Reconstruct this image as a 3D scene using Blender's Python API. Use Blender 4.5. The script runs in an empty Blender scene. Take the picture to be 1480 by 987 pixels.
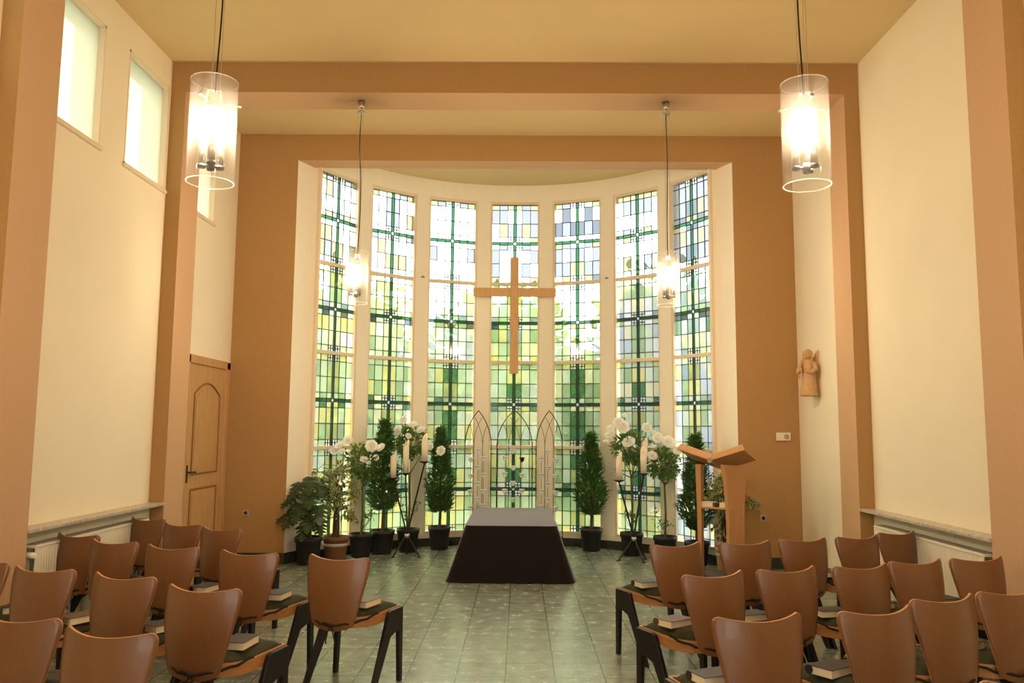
import bpy, bmesh, math, random
from mathutils import Vector, Matrix
PI = math.pi
S = bpy.context.scene
COL = S.collection
rnd = random.Random(7)

# ---------------------------------------------------------------- mesh builder
class MB:
    def __init__(s): s.v=[]; s.f=[]; s.m=[]; s.sm=[]
    def add(s, vs, fs, mi=0, smooth=False):
        o=len(s.v); s.v+= [tuple(p) for p in vs]
        for k,f in enumerate(fs):
            s.f.append(tuple(i+o for i in f)); s.m.append(mi[k] if isinstance(mi,(list,tuple)) else mi); s.sm.append(smooth)
        return s
    def box(s,x0,x1,y0,y1,z0,z1,mi=0,T=None):
        vs=[Vector((x,y,z)) for z in (z0,z1) for y in (y0,y1) for x in (x0,x1)]
        if T: vs=[T@p for p in vs]
        return s.add(vs,[(0,2,3,1),(4,5,7,6),(0,1,5,4),(1,3,7,5),(3,2,6,7),(2,0,4,6)],mi)
    def bev(s,x0,x1,y0,y1,z0,z1,b=.005,mi=0,T=None):
        # box with chamfered edges
        bm=bmesh.new(); bmesh.ops.create_cube(bm,size=1)
        for v in bm.verts:
            v.co=Vector(((x0+x1)/2+v.co.x*(x1-x0),(y0+y1)/2+v.co.y*(y1-y0),(z0+z1)/2+v.co.z*(z1-z0)))
        bmesh.ops.bevel(bm,geom=bm.edges[:],offset=b,segments=2,affect='EDGES',profile=.6)
        bm.verts.index_update()
        vs=[v.co.copy() for v in bm.verts]
        if T: vs=[T@p for p in vs]
        fs=[[v.index for v in f.verts] for f in bm.faces]; bm.free()
        return s.add(vs,fs,mi)
    def prism(s,A,B,mi=0,smooth=False):
        # two matching outlines (3d), sides and caps
        n=len(A); fs=[(i,(i+1)%n,n+(i+1)%n,n+i) for i in range(n)]
        return s.add(list(A)+list(B),fs+[tuple(range(n))[::-1],tuple(range(n,2*n))],mi,smooth)
    def tube(s,pts,r,n=8,mi=0,cap=True,smooth=True):
        pts=[Vector(p) for p in pts]; k=len(pts); R=r if isinstance(r,(list,tuple)) else [r]*k
        vs=[]; up=None
        for i,p in enumerate(pts):
            d=(pts[min(i+1,k-1)]-pts[max(i-1,0)])
            d=d.normalized() if d.length>1e-9 else Vector((0,0,1))
            if up is None: up=Vector((1,0,0)) if abs(d.x)<.8 else Vector((0,1,0))
            a=(up-d*up.dot(d)).normalized(); b=d.cross(a); up=a
            for j in range(n):
                t=2*PI*j/n; vs.append(p+(a*math.cos(t)+b*math.sin(t))*R[i])
        fs=[(i*n+j,i*n+(j+1)%n,(i+1)*n+(j+1)%n,(i+1)*n+j) for i in range(k-1) for j in range(n)]
        s.add(vs,fs,mi,smooth)
        if cap: s.add(vs[:n],[tuple(range(n))[::-1]],mi); s.add(vs[-n:],[tuple(range(n))],mi)
        return s
    def lathe(s,prof,c=(0,0,0),n=24,mi=0,smooth=True,cap=False):
        c=Vector(c); k=len(prof)
        vs=[c+Vector((r*math.cos(2*PI*j/n),r*math.sin(2*PI*j/n),z)) for r,z in prof for j in range(n)]
        fs=[(i*n+j,i*n+(j+1)%n,(i+1)*n+(j+1)%n,(i+1)*n+j) for i in range(k-1) for j in range(n)]
        s.add(vs,fs,mi,smooth)
        if cap: s.add(vs[:n],[tuple(range(n))[::-1]],mi); s.add(vs[-n:],[tuple(range(n))],mi)
        return s
    def ball(s,c,r,n=10,mi=0,sc=(1,1,1)):
        c=Vector(c); vs=[];fs=[]
        for i in range(n+1):
            t=PI*i/n
            for j in range(2*n):
                a=PI*j/n; vs.append(c+Vector((r*sc[0]*math.sin(t)*math.cos(a),r*sc[1]*math.sin(t)*math.sin(a),r*sc[2]*math.cos(t))))
        m=2*n
        fs=[(i*m+j,(i+1)*m+j,(i+1)*m+(j+1)%m,i*m+(j+1)%m) for i in range(n) for j in range(m)]
        return s.add(vs,fs,mi,True)
    def slab(s,G,H,mi=0,smooth=True):
        # closed shell between two matching grids of points
        a=len(G); b=len(G[0]); ix=lambda i,j:i*b+j; o=a*b
        vs=[p for r in G for p in r]+[p for r in H for p in r]
        fs=[];
        for i in range(a-1):
            for j in range(b-1):
                fs.append((ix(i,j),ix(i,j+1),ix(i+1,j+1),ix(i+1,j)))
                fs.append((o+ix(i,j),o+ix(i+1,j),o+ix(i+1,j+1),o+ix(i,j+1)))
        n1=len(fs)
        for i in range(a-1):
            fs.append((ix(i,0),ix(i+1,0),o+ix(i+1,0),o+ix(i,0))); fs.append((ix(i,b-1),o+ix(i,b-1),o+ix(i+1,b-1),ix(i+1,b-1)))
        for j in range(b-1):
            fs.append((ix(0,j),o+ix(0,j),o+ix(0,j+1),ix(0,j+1))); fs.append((ix(a-1,j),ix(a-1,j+1),o+ix(a-1,j+1),o+ix(a-1,j)))
        mis=[mi]*n1+[mi if not isinstance(mi,tuple) else mi[1]]*(len(fs)-n1)
        if isinstance(mi,tuple): mis=[mi[0]]*n1+[mi[1]]*(len(fs)-n1)
        k0=len(s.f); s.add(vs,fs,mis,smooth)
        for q in range(k0+n1,len(s.f)): s.sm[q]=False
        return s
    def build(s,name,mats,parent=None,loc=None,fix=True):
        me=bpy.data.meshes.new(name); me.from_pydata(s.v,[],s.f)
        for m in (mats if isinstance(mats,(list,tuple)) else [mats]): me.materials.append(m)
        me.polygons.foreach_set('material_index',s.m); me.polygons.foreach_set('use_smooth',s.sm)
        if fix:
            bm=bmesh.new(); bm.from_mesh(me); bmesh.ops.recalc_face_normals(bm,faces=bm.faces[:]); bm.to_mesh(me); bm.free()
        o=bpy.data.objects.new(name,me); COL.objects.link(o)
        if parent: o.parent=parent
        if loc: o.location=loc
        return o

def tag(o,label=None,cat=None,group=None,kind=None):
    if label: o['label']=label
    if cat: o['category']=cat
    if group: o['group']=group
    if kind: o['kind']=kind
    return o
def empty(name,loc=(0,0,0),rz=0,label=None,cat=None,group=None,kind=None):
    o=bpy.data.objects.new(name,None); COL.objects.link(o); o.location=loc; o.rotation_euler=(0,0,rz); o.empty_display_size=.1
    return tag(o,label,cat,group,kind)
def kids(o): return [c for c in S.objects if c.parent==o]
def copy_tree(o,parent=None):
    c=o.copy(); COL.objects.link(c); c.parent=parent
    for ch in CH.get(o.name) or kids(o): copy_tree(ch,c)
    return c
CH={}
def freeze(o):
    CH[o.name]=kids(o)
    for c in CH[o.name]: freeze(c)

# ---------------------------------------------------------------- materials
def mat(name,col,rough=.6,spec=.5,metal=0,noise=0,nscale=6,bump=0,bscale=60,coat=0,sheen=0,dark=None,stretch=None):
    m=bpy.data.materials.new(name); m.use_nodes=True; nt=m.node_tree; b=nt.nodes['Principled BSDF']
    b.inputs['Base Color'].default_value=(*col,1); b.inputs['Roughness'].default_value=rough
    b.inputs['Specular IOR Level'].default_value=spec; b.inputs['Metallic'].default_value=metal
    b.inputs['Coat Weight'].default_value=coat
    if sheen: b.inputs['Sheen Weight'].default_value=sheen; b.inputs['Sheen Roughness'].default_value=.3; b.inputs['Sheen Tint'].default_value=(.86,.82,1,1)
    tc=nt.nodes.new('ShaderNodeTexCoord'); src=tc.outputs['Object']
    if stretch:
        mp=nt.nodes.new('ShaderNodeMapping'); mp.inputs['Scale'].default_value=stretch; nt.links.new(src,mp.inputs['Vector']); src=mp.outputs['Vector']
    if noise or dark:
        n=nt.nodes.new('ShaderNodeTexNoise'); n.inputs['Scale'].default_value=nscale; n.inputs['Detail'].default_value=5
        nt.links.new(src,n.inputs['Vector'])
        r=nt.nodes.new('ShaderNodeValToRGB'); d=dark or tuple(c*(1-noise) for c in col)
        r.color_ramp.elements[0].position=.3; r.color_ramp.elements[1].position=.7
        r.color_ramp.elements[0].color=(*d,1); r.color_ramp.elements[1].color=(*col,1)
        nt.links.new(n.outputs['Fac'],r.inputs['Fac']); nt.links.new(r.outputs['Color'],b.inputs['Base Color'])
    if bump:
        n=nt.nodes.new('ShaderNodeTexNoise'); n.inputs['Scale'].default_value=bscale; n.inputs['Detail'].default_value=4
        nt.links.new(src,n.inputs['Vector'])
        bp=nt.nodes.new('ShaderNodeBump'); bp.inputs['Strength'].default_value=bump; bp.inputs['Distance'].default_value=.01
        nt.links.new(n.outputs['Fac'],bp.inputs['Height']); nt.links.new(bp.outputs['Normal'],b.inputs['Normal'])
    return m
def emis(name,col,st):
    m=bpy.data.materials.new(name); m.use_nodes=True; nt=m.node_tree; nt.nodes.clear()
    e=nt.nodes.new('ShaderNodeEmission'); e.inputs[0].default_value=(*col,1); e.inputs[1].default_value=st
    o=nt.nodes.new('ShaderNodeOutputMaterial'); nt.links.new(e.outputs[0],o.inputs[0]); return m
def glassm(name,col,trans=.45,gloss=.05,tcol=None,tex=0):
    # sheet glass: part of the light passes straight, part is scattered by the rough pane
    m=bpy.data.materials.new(name); m.use_nodes=True; nt=m.node_tree; nt.nodes.clear(); N=nt.nodes.new; L=nt.links.new
    t=N('ShaderNodeBsdfTransparent'); t.inputs[0].default_value=(*col,1)
    d=N('ShaderNodeBsdfTranslucent'); d.inputs[0].default_value=(*(tcol or col),1)
    a=N('ShaderNodeMixShader'); a.inputs[0].default_value=trans; L(t.outputs[0],a.inputs[1]); L(d.outputs[0],a.inputs[2])
    if tex:
        n=N('ShaderNodeTexNoise'); n.inputs['Scale'].default_value=tex; n.inputs['Detail'].default_value=3; tc=N('ShaderNodeTexCoord'); L(tc.outputs['Object'],n.inputs['Vector'])
        mr=N('ShaderNodeMapRange'); mr.inputs['From Min'].default_value=.3; mr.inputs['From Max'].default_value=.7
        mr.inputs['To Min'].default_value=max(0,trans-.2); mr.inputs['To Max'].default_value=min(1,trans+.2); L(n.outputs['Fac'],mr.inputs['Value']); L(mr.outputs[0],a.inputs[0])
    g=N('ShaderNodeBsdfGlossy'); g.inputs['Roughness'].default_value=.08
    f=N('ShaderNodeMixShader'); f.inputs[0].default_value=gloss; L(a.outputs[0],f.inputs[1]); L(g.outputs[0],f.inputs[2])
    o=N('ShaderNodeOutputMaterial'); L(f.outputs[0],o.inputs[0]); return m

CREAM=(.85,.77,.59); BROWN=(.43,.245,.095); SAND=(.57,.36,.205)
M={}
M['cream']=mat('cream wall paint',CREAM,.75,.2,noise=.03,nscale=2,bump=.05,bscale=220)
M['apse']=mat('pale apse paint',(.88,.81,.66),.7,.2,noise=.02,bump=.04,bscale=200)
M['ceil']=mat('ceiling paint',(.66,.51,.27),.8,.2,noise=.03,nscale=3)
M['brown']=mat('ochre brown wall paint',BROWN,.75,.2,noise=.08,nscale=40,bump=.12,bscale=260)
M['sand']=mat('sand pier tone',SAND,.75,.2,noise=.04,nscale=30,bump=.08,bscale=260)  # paler sand tone on pier inner faces and beam undersides
M['stone']=mat('dark plinth stone',(.06,.055,.04),.45,.4,dark=(.025,.025,.02),nscale=30)
M['marble']=mat('pale marble sill',(.62,.56,.46),.3,.5,dark=(.35,.31,.25),nscale=25)
M['panel']=mat('white painted panel',(.72,.68,.56),.5,.4,noise=.05)
M['radiator']=mat('radiator enamel',(.80,.76,.64),.35,.5)
M['radshade']=mat('radiator grille',(.35,.31,.25),.5,.4,noise=.4,nscale=40)
M['frame']=mat('beige window frame paint',(.78,.66,.49),.55,.3)
M['lead']=mat('lead came',(.035,.035,.035),.5,.4)
M['beech']=mat('stained beech plywood',(.20,.082,.027),.36,.5,noise=.14,nscale=14,stretch=(12,12,1.2),coat=.12)
M['edge']=mat('pale plywood edge',(.52,.25,.10),.45,.4,noise=.15,nscale=8)
M['seatw']=mat('amber seat wood',(.44,.19,.06),.4,.5,noise=.2,nscale=6,stretch=(8,.8,8),coat=.1)
M['black']=mat('black lacquered wood',(.008,.006,.007),.4,.35)
M['olive']=mat('olive cushion fabric',(.050,.050,.022),.9,.2,noise=.3,nscale=18,bump=.3,bscale=90,sheen=.2)
M['cord']=mat('dark cord',(.022,.018,.009),.9,.2)
M['bookc']=mat('dark book cover',(.022,.018,.020),.5,.4)
M['bookb']=mat('brown book cover',(.10,.05,.028),.5,.4)
M['pages']=mat('book pages',(.78,.66,.46),.8,.2,noise=.1,nscale=8,stretch=(1,1,60))
M['cloth']=mat('black pall cloth',(.009,.005,.005),.85,.2,sheen=.9,bump=.25,bscale=160,noise=.3,nscale=12)
M['oak']=mat('cross oak',(.66,.39,.17),.5,.3,noise=.18,nscale=5,stretch=(14,14,1.2))
M['doorw']=mat('oak door veneer',(.58,.34,.14),.42,.4,noise=.22,nscale=4,stretch=(10,10,.9))
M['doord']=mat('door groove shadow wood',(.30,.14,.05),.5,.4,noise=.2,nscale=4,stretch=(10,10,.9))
M['lect']=mat('lectern beech',(.53,.27,.11),.45,.4,noise=.1,nscale=5,stretch=(6,6,1))
M['carpet']=mat('grey carpet',(.17,.16,.155),.95,.1,noise=.3,nscale=120,bump=.4,bscale=300)
M['iron']=mat('wrought iron',(.018,.015,.013),.5,.5,metal=.3)
M['steel']=mat('brushed steel',(.62,.58,.52),.28,.5,metal=1)
M['wax']=mat('ivory candle wax',(.86,.75,.58),.45,.5)
M['white']=mat('white enamel',(.88,.86,.80),.3,.5)
M['plastic']=mat('ivory plastic',(.78,.70,.55),.4,.5)
M['sock']=mat('grey beige plastic',(.40,.30,.19),.45,.5)
M['dark']=mat('dark hole',(.01,.01,.01),.8,.2)
M['potb']=mat('black plastic pot',(.014,.013,.014),.5,.4)
M['pott']=mat('terracotta pot',(.21,.095,.048),.7,.3,noise=.2,nscale=10)
M['potw']=mat('tan ceramic pot',(.45,.27,.14),.6,.3,noise=.1)
M['band']=mat('grey pot band',(.45,.43,.38),.6,.3)
M['soil']=mat('potting soil',(.10,.06,.035),.95,.1,noise=.5,nscale=40)
M['bark']=mat('brown bark',(.12,.075,.04),.85,.2,noise=.4,nscale=30,stretch=(1,1,.2))
M['barkg']=mat('green stem',(.10,.13,.05),.7,.2,noise=.3,nscale=20)
def leafm(name,col,tr=.25,rough=.4):
    m=mat(name,col,rough,.4,noise=.35 if col[1]<.5 else 0,nscale=9); nt=m.node_tree; b=nt.nodes['Principled BSDF']
    t=nt.nodes.new('ShaderNodeBsdfTranslucent'); t.inputs[0].default_value=(*((col[0]*1.6+.02,col[1]*1.6+.03,col[2]) if col[1]<.5 else col),1)
    x=nt.nodes.new('ShaderNodeMixShader'); x.inputs[0].default_value=tr
    nt.links.new(b.outputs[0],x.inputs[1]); nt.links.new(t.outputs[0],x.inputs[2]); nt.links.new(x.outputs[0],nt.nodes['Material Output'].inputs[0]); return m
M['bay']=leafm('bay leaf',(.07,.14,.042))
M['bayl']=leafm('young highlit bay leaf',(.13,.25,.065))  # young leaves, paler also to paint highlights into the crown
M['roseleaf']=leafm('rose leaf',(.11,.18,.055),.35)
M['mon']=leafm('monstera leaf',(.045,.085,.034),.15,.3)
M['ficg']=leafm('ficus leaf green',(.09,.155,.04),.25)
M['ficc']=leafm('ficus leaf cream edge',(.60,.58,.28),.25)
M['petal']=leafm('white rose petal',(.96,.95,.92),.4,.7)
M['bud']=leafm('pink bud',(.55,.25,.16),.2)
M['cup']=leafm('white cup glass',(.97,.97,.99),.55,.3)
M['bulb']=emis('glowing lamp bulb',(1,.78,.48),9)
M['lampglass']=glassm('clear pendant glass',(.97,.97,.96),.013,.06,(.9,.9,.88))
M['clearpane']=glassm('clear added window glass',(.93,.95,.94),.05,.05)
M['rim']=glassm('glass rim',(.95,.95,.93),.10,.10,(.95,.95,.92))
M['frost']=glassm('frosted window glass',(.60,.59,.50),.5,.03,(.60,.60,.50))
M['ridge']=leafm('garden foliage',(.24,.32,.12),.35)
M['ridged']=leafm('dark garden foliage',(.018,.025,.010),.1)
M['lawn']=mat('lawn',(.15,.17,.08),.9,.1,noise=.4,nscale=3)

# floor: green terrazzo tiles
def floor_mat():
    m=bpy.data.materials.new('green terrazzo tiles'); m.use_nodes=True; nt=m.node_tree; b=nt.nodes['Principled BSDF']; N=nt.nodes.new; L=nt.links.new
    tc=N('ShaderNodeTexCoord')
    br=N('ShaderNodeTexBrick'); br.offset=0; br.squash=1; br.inputs['Scale'].default_value=1
    br.inputs['Brick Width'].default_value=.333; br.inputs['Row Height'].default_value=.333; br.inputs['Mortar Size'].default_value=.0055; br.inputs['Mortar Smooth'].default_value=.3
    br.inputs['Color1'].default_value=(.23,.27,.215,1); br.inputs['Color2'].default_value=(.28,.315,.255,1); br.inputs['Mortar'].default_value=(.075,.09,.065,1)
    L(tc.outputs['Object'],br.inputs['Vector'])
    v=N('ShaderNodeTexVoronoi'); v.inputs['Scale'].default_value=24; v.inputs['Randomness'].default_value=1; L(tc.outputs['Object'],v.inputs['Vector'])
    n2=N('ShaderNodeTexNoise'); n2.inputs['Scale'].default_value=26; n2.inputs['Detail'].default_value=5; L(tc.outputs['Object'],n2.inputs['Vector'])
    ad=N('ShaderNodeMath'); ad.operation='MULTIPLY_ADD'; ad.inputs[1].default_value=-.22; L(n2.outputs['Fac'],ad.inputs[0]); L(v.outputs['Distance'],ad.inputs[2])
    r=N('ShaderNodeValToRGB'); r.color_ramp.elements[0].position=.03; r.color_ramp.elements[1].position=.055
    r.color_ramp.elements[0].color=(1,1,1,1); r.color_ramp.elements[1].color=(0,0,0,1); L(ad.outputs[0],r.inputs['Fac'])
    mx=N('ShaderNodeMix'); mx.data_type='RGBA'; mx.inputs[7].default_value=(.52,.50,.40,1); L(r.outputs['Color'],mx.inputs[0]); L(br.outputs['Color'],mx.inputs[6])
    n=N('ShaderNodeTexNoise'); n.inputs['Scale'].default_value=9; n.inputs['Detail'].default_value=6; L(tc.outputs['Object'],n.inputs['Vector'])
    mu=N('ShaderNodeMix'); mu.data_type='RGBA'; mu.blend_type='MULTIPLY'; mu.inputs[0].default_value=.55; L(mx.outputs[2],mu.inputs[6]); L(n.outputs['Color'],mu.inputs[7])
    r2=N('ShaderNodeValToRGB'); r2.color_ramp.elements[0].position=.35; r2.color_ramp.elements[1].position=.65; r2.color_ramp.elements[0].color=(.45,.45,.45,1); L(n.outputs['Fac'],r2.inputs['Fac']); L(r2.outputs['Color'],mu.inputs[7])
    L(mu.outputs[2],b.inputs['Base Color'])
    b.inputs['Specular IOR Level'].default_value=.6
    mr=N('ShaderNodeMapRange'); mr.inputs['To Min'].default_value=.16; mr.inputs['To Max'].default_value=.34; L(n.outputs['Fac'],mr.inputs['Value']); L(mr.outputs[0],b.inputs['Roughness'])
    return m
M['floor']=floor_mat()

# ---------------------------------------------------------------- dimensions
W=3.548; ZC=5.431; ZB=5.11; D3=10.118; D4=10.43; WO=2.787; W4=2.646; ZO=5.087
R=2.789; YC=9.2415; TH=.3374; HW=.1228; ZWT=5.06; ZWB=.20; ZA=5.351
YR=-5.2   # rear wall
def arc(a,r=R): return (r*math.sin(a), YC+r*math.cos(a))
st=dict(kind='structure')
# floor
b=MB(); b.box(-3.85,3.85,YR-.3,12.6,-.12,0); tag(b.build('floor',M['floor']),**st)
# ceiling (main room)
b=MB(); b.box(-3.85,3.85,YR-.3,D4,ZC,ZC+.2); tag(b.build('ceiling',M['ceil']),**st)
# side walls with window holes on the left
BAY=2.7
wins=[]
for k in range(0,4):
    o=-BAY*k; wins+= [(5.88+o,6.72+o),(7.15+o,8.0+o)]
wins+=[(8.52,9.36)]
wins=sorted(wins); WZ0,WZ1=4.045,5.13
b=MB(); x0,x1=-W-.28,-W
b.box(x0,x1,YR,D4,0,WZ0); b.box(x0,x1,YR,D4,WZ1,ZC)
ys=[YR]+[v for w in wins for v in w]+[D4]
for i in range(0,len(ys),2): b.box(x0,x1,ys[i],ys[i+1],WZ0,WZ1)
tag(b.build('wall_left',M['cream']),**st)
b=MB(); b.box(W,W+.28,YR,D4,0,ZC); tag(b.build('wall_right',M['cream']),**st)
b=MB(); RW=[(-2.9,-.5),(.5,2.9)]; RZ0,RZ1=.9,3.6   # rear wall with two unseen tall windows, added to brighten the room
b.box(-W-.28,W+.28,YR-.28,YR,0,RZ0); b.box(-W-.28,W+.28,YR-.28,YR,RZ1,ZC)
for xa,xb in ((-W-.28,-2.9),(-.5,.5),(2.9,W+.28)): b.box(xa,xb,YR-.28,YR,RZ0,RZ1)
tag(b.build('wall_rear',M['cream']),**st)
for i,(xa,xb) in enumerate(RW):  # added windows out of view, serving only as a daylight source
    rw_=empty('window_%d'%(30+i),kind='structure'); f=MB()
    for a in (xa,(xa+xb)/2-.03,xb-.06): f.box(a,a+.06,YR-.12,YR-.04,RZ0,RZ1)
    for z in (RZ0,2.6,RZ1-.06): f.box(xa,xb,YR-.12,YR-.04,z,z+.06)
    f.build('window_frame',M['frame'],rw_); g=MB(); g.box(xa,xb,YR-.085,YR-.079,RZ0,RZ1); g.build('window_pane',M['clearpane'],rw_)
# back wall with splayed opening: 0 brown front, 1 pale reveal
b=MB()
for s in (-1,1):
    A=[(s*(W+.28),D3),(s*WO,D3),(s*W4,D4),(s*(W+.28),D4)]
    lo=[(x,y,0) for x,y in A]; hi=[(x,y,ZC) for x,y in A]
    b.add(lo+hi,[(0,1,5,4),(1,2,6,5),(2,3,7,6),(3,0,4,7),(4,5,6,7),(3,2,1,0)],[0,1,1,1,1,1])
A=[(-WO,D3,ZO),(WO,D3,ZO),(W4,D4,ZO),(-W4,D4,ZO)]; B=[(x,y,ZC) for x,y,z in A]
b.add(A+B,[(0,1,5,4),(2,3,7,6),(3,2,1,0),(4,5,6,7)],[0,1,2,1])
tag(b.build('wall_back',[M['brown'],M['apse'],M['sand']]),**st)
# portal frames: pier + beam + pier, 0 brown fronts, 1 sand inner faces
for i,(ya,yb) in enumerate([(8.0515,8.4987),(5.352,5.835),(2.66,3.13),(-.04,.43),(-2.74,-2.27)]):
    b=MB(); PR=.149
    for s in (-1,1):
        xa,xb=s*W,s*(W-PR)
        vs=[(x,y,z) for z in (0,ZC) for y in (ya,yb) for x in (xa,xb)]
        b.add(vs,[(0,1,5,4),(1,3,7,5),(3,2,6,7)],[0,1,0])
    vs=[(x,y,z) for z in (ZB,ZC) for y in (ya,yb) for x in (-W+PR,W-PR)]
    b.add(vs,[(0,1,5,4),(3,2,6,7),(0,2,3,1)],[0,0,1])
    tag(b.build('trim_%d'%(i+1),[M['brown'],M['sand']],fix=False),**st)
# apse wall: header, mullions, parapet
EDGE=[-PI/2+.16]+[]
def wallseg(b,a0,a1,z0,z1,r0=R,r1=R+.20,n=4,mi=0):
    lo=[];hi=[]
    inn=[arc(a0+(a1-a0)*i/n,r0) for i in range(n+1)]; out=[arc(a0+(a1-a0)*i/n,r1) for i in range(n+1)]
    for i in range(n):
        q=[inn[i],inn[i+1],out[i+1],out[i]]
        lo=[(x,y,z0) for x,y in q]; hi=[(x,y,z1) for x,y in q]
        fs=[(0,1,5,4),(2,3,7,6),(4,5,6,7),(3,2,1,0)]
        if i==0: fs.append((3,0,4,7))
        if i==n-1: fs.append((1,2,6,5))
        b.add(lo+hi,fs,mi,False)
AM=3*TH+HW+.003
b=MB()
wallseg(b,-AM-.02,AM+.02,ZWT+.035,ZA+.12,n=40)
wallseg(b,-AM-.02,AM+.02,0,ZWB-.035,n=40)
for k in range(6):
    a=(k-2.5)*TH; h=TH/2-HW-.010
    wallseg(b,a-h,a+h,ZWB-.035,ZWT+.035,n=3)
for s in (-1,1):   # end piers joining the reveal
    p=arc(s*(AM+.006)); q=(s*W4,D4); r_=(s*(W4+.3),D4); t=arc(s*(AM+.006),R+.2)
    A=[p,q,r_,t]; b.prism([(x,y,0) for x,y in A],[(x,y,ZA+.12) for x,y in A])
tag(b.build('wall_apse',M['apse']),**st)
# soft-edged apse ceiling
b=MB(); P=[arc(-1.13+2.26*i/40,R+.15) for i in range(41)]+[(2.9,D4-.02),(-2.9,D4-.02)]
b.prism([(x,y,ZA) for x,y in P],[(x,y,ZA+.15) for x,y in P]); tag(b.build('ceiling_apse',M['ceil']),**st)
# outside shell above the apse, plinth
b=MB(); wallseg(b,-AM-.05,AM+.05,0,.115,r0=R-.02,r1=R+.01,n=36); tag(b.build('baseboard_apse',M['stone']),**st)
b=MB()
for s in (-1,1):
    b.box(*(sorted((s*(WO+.0),s*W))),D3-.014,D3+.01,0,.135)
    A=[(s*WO,D3-.014),(s*(W4-.006),D4-.01),(s*(W4+.05),D4),(s*(WO+.05),D3)]
    b.prism([(x,y,0) for x,y in A],[(x,y,.135) for x,y in A])
tag(b.build('baseboard_back',M['stone']),**st)
b=MB(); b.box(-W,-W+.012,8.5,8.74,0,.10); b.box(-W,-W+.012,10.03,D3,0,.10); b.box(-W,-W+.012,5.84,8.05,0,.10); tag(b.build('baseboard_left',M['stone']),**st)
b=MB(); b.box(W-.012,W,8.5,D3,0,.10); b.box(W-.012,W,5.84,8.05,0,.10); tag(b.build('baseboard_right',M['stone']),**st)

# ---------------------------------------------------------------- stained glass
GC={'clear':(.93,.95,.97),'mist':(.62,.69,.76),'blue':(.36,.46,.55),'teal':(.14,.26,.20),'lemon':(.88,.86,.58),'yellow':(.80,.76,.32),
    'mint':(.63,.76,.50),'sage':(.43,.58,.34),'green':(.10,.26,.10),'bar':(.022,.085,.040),'mist_dim':(.15,.168,.185),'blue_dim':(.085,.105,.125),'lemon_dim':(.215,.20,.125),'olive':(.50,.52,.22),'seafoam':(.74,.84,.68)}
GN=list(GC); GM=[glassm('stained glass '+k,v,.27,.03) for k,v in GC.items()]; GI={k:i for i,k in enumerate(GN)}
U=[0,.165,.345,.47,.53,.655,.835,1]
V=[0,.068,.245,.42,.483,.52,.583,.757,.932,1]
UP={'mist':'mist_dim','blue':'blue_dim','lemon':'lemon_dim','teal':'blue_dim','olive':'lemon_dim'}  # dimmer tint copies for upper panes, offsetting sky glare in the colour
def pick(w,p,r,c,rg):
    # choice of glass by height in the window and by column
    if p==0:
        opts={'clear':8,'mist':2.2,'lemon':1.6}
        if w in (4,6): opts={'clear':4,'mist':4,'blue':1.3,'lemon':2}
        if w==2: opts={'clear':12,'mist':.8}
        if r==0: opts={'lemon':2,'olive':1.6,'mist':1.2,'sage':.8}
    elif p==1:
        opts={'clear':3.2,'mist':2,'lemon':2.2,'seafoam':2,'mint':1.1,'sage':.5}
        if w==2: opts={'clear':8,'mist':1.6,'lemon':1.0,'seafoam':1}
        if w==6: opts={'clear':3,'mist':4,'blue':1.8,'lemon':1.6,'teal':.8}
        if r>=6 and w!=2: opts.update({'mint':3,'yellow':1.4})
    elif p==2:
        opts={'mint':4,'seafoam':2.6,'lemon':2.6,'yellow':1.8,'sage':1.4}
        if w==6: opts={'mist':3,'seafoam':2,'blue':2,'lemon':2,'yellow':1,'sage':1}
    else:
        opts={'mint':3,'yellow':2.4,'sage':2.4,'seafoam':2,'olive':.8,'lemon':1.6}
        if w==6: opts={'mist':3,'sage':2,'blue':2,'teal':1.5,'lemon':2}
    if c in (2,4) and 0<p and r in (1,2,6,7):
        opts={'olive':2,'yellow':1.6,'green':2.2,'sage':1.2} if p>1 else {'lemon':2,'sage':1.6,'olive':.8,'blue':.6}
        if p==1 and w==2: opts={'clear':3,'mist':2,'sage':.6}
    if r in (3,5) and p>0 and c==(1 if w%2==0 else 0): opts={'sage':2,'green':1,'teal':1} if p>1 else {'blue':2,'sage':1}
    ks=list(opts); t=rg.random()*sum(opts.values())
    for k in ks:
        t-=opts[k]
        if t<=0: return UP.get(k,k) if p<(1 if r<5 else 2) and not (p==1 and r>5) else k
    return ks[-1]
ZT=[ZWT,3.835,2.650,1.405,ZWB]   # transom centres
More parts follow.
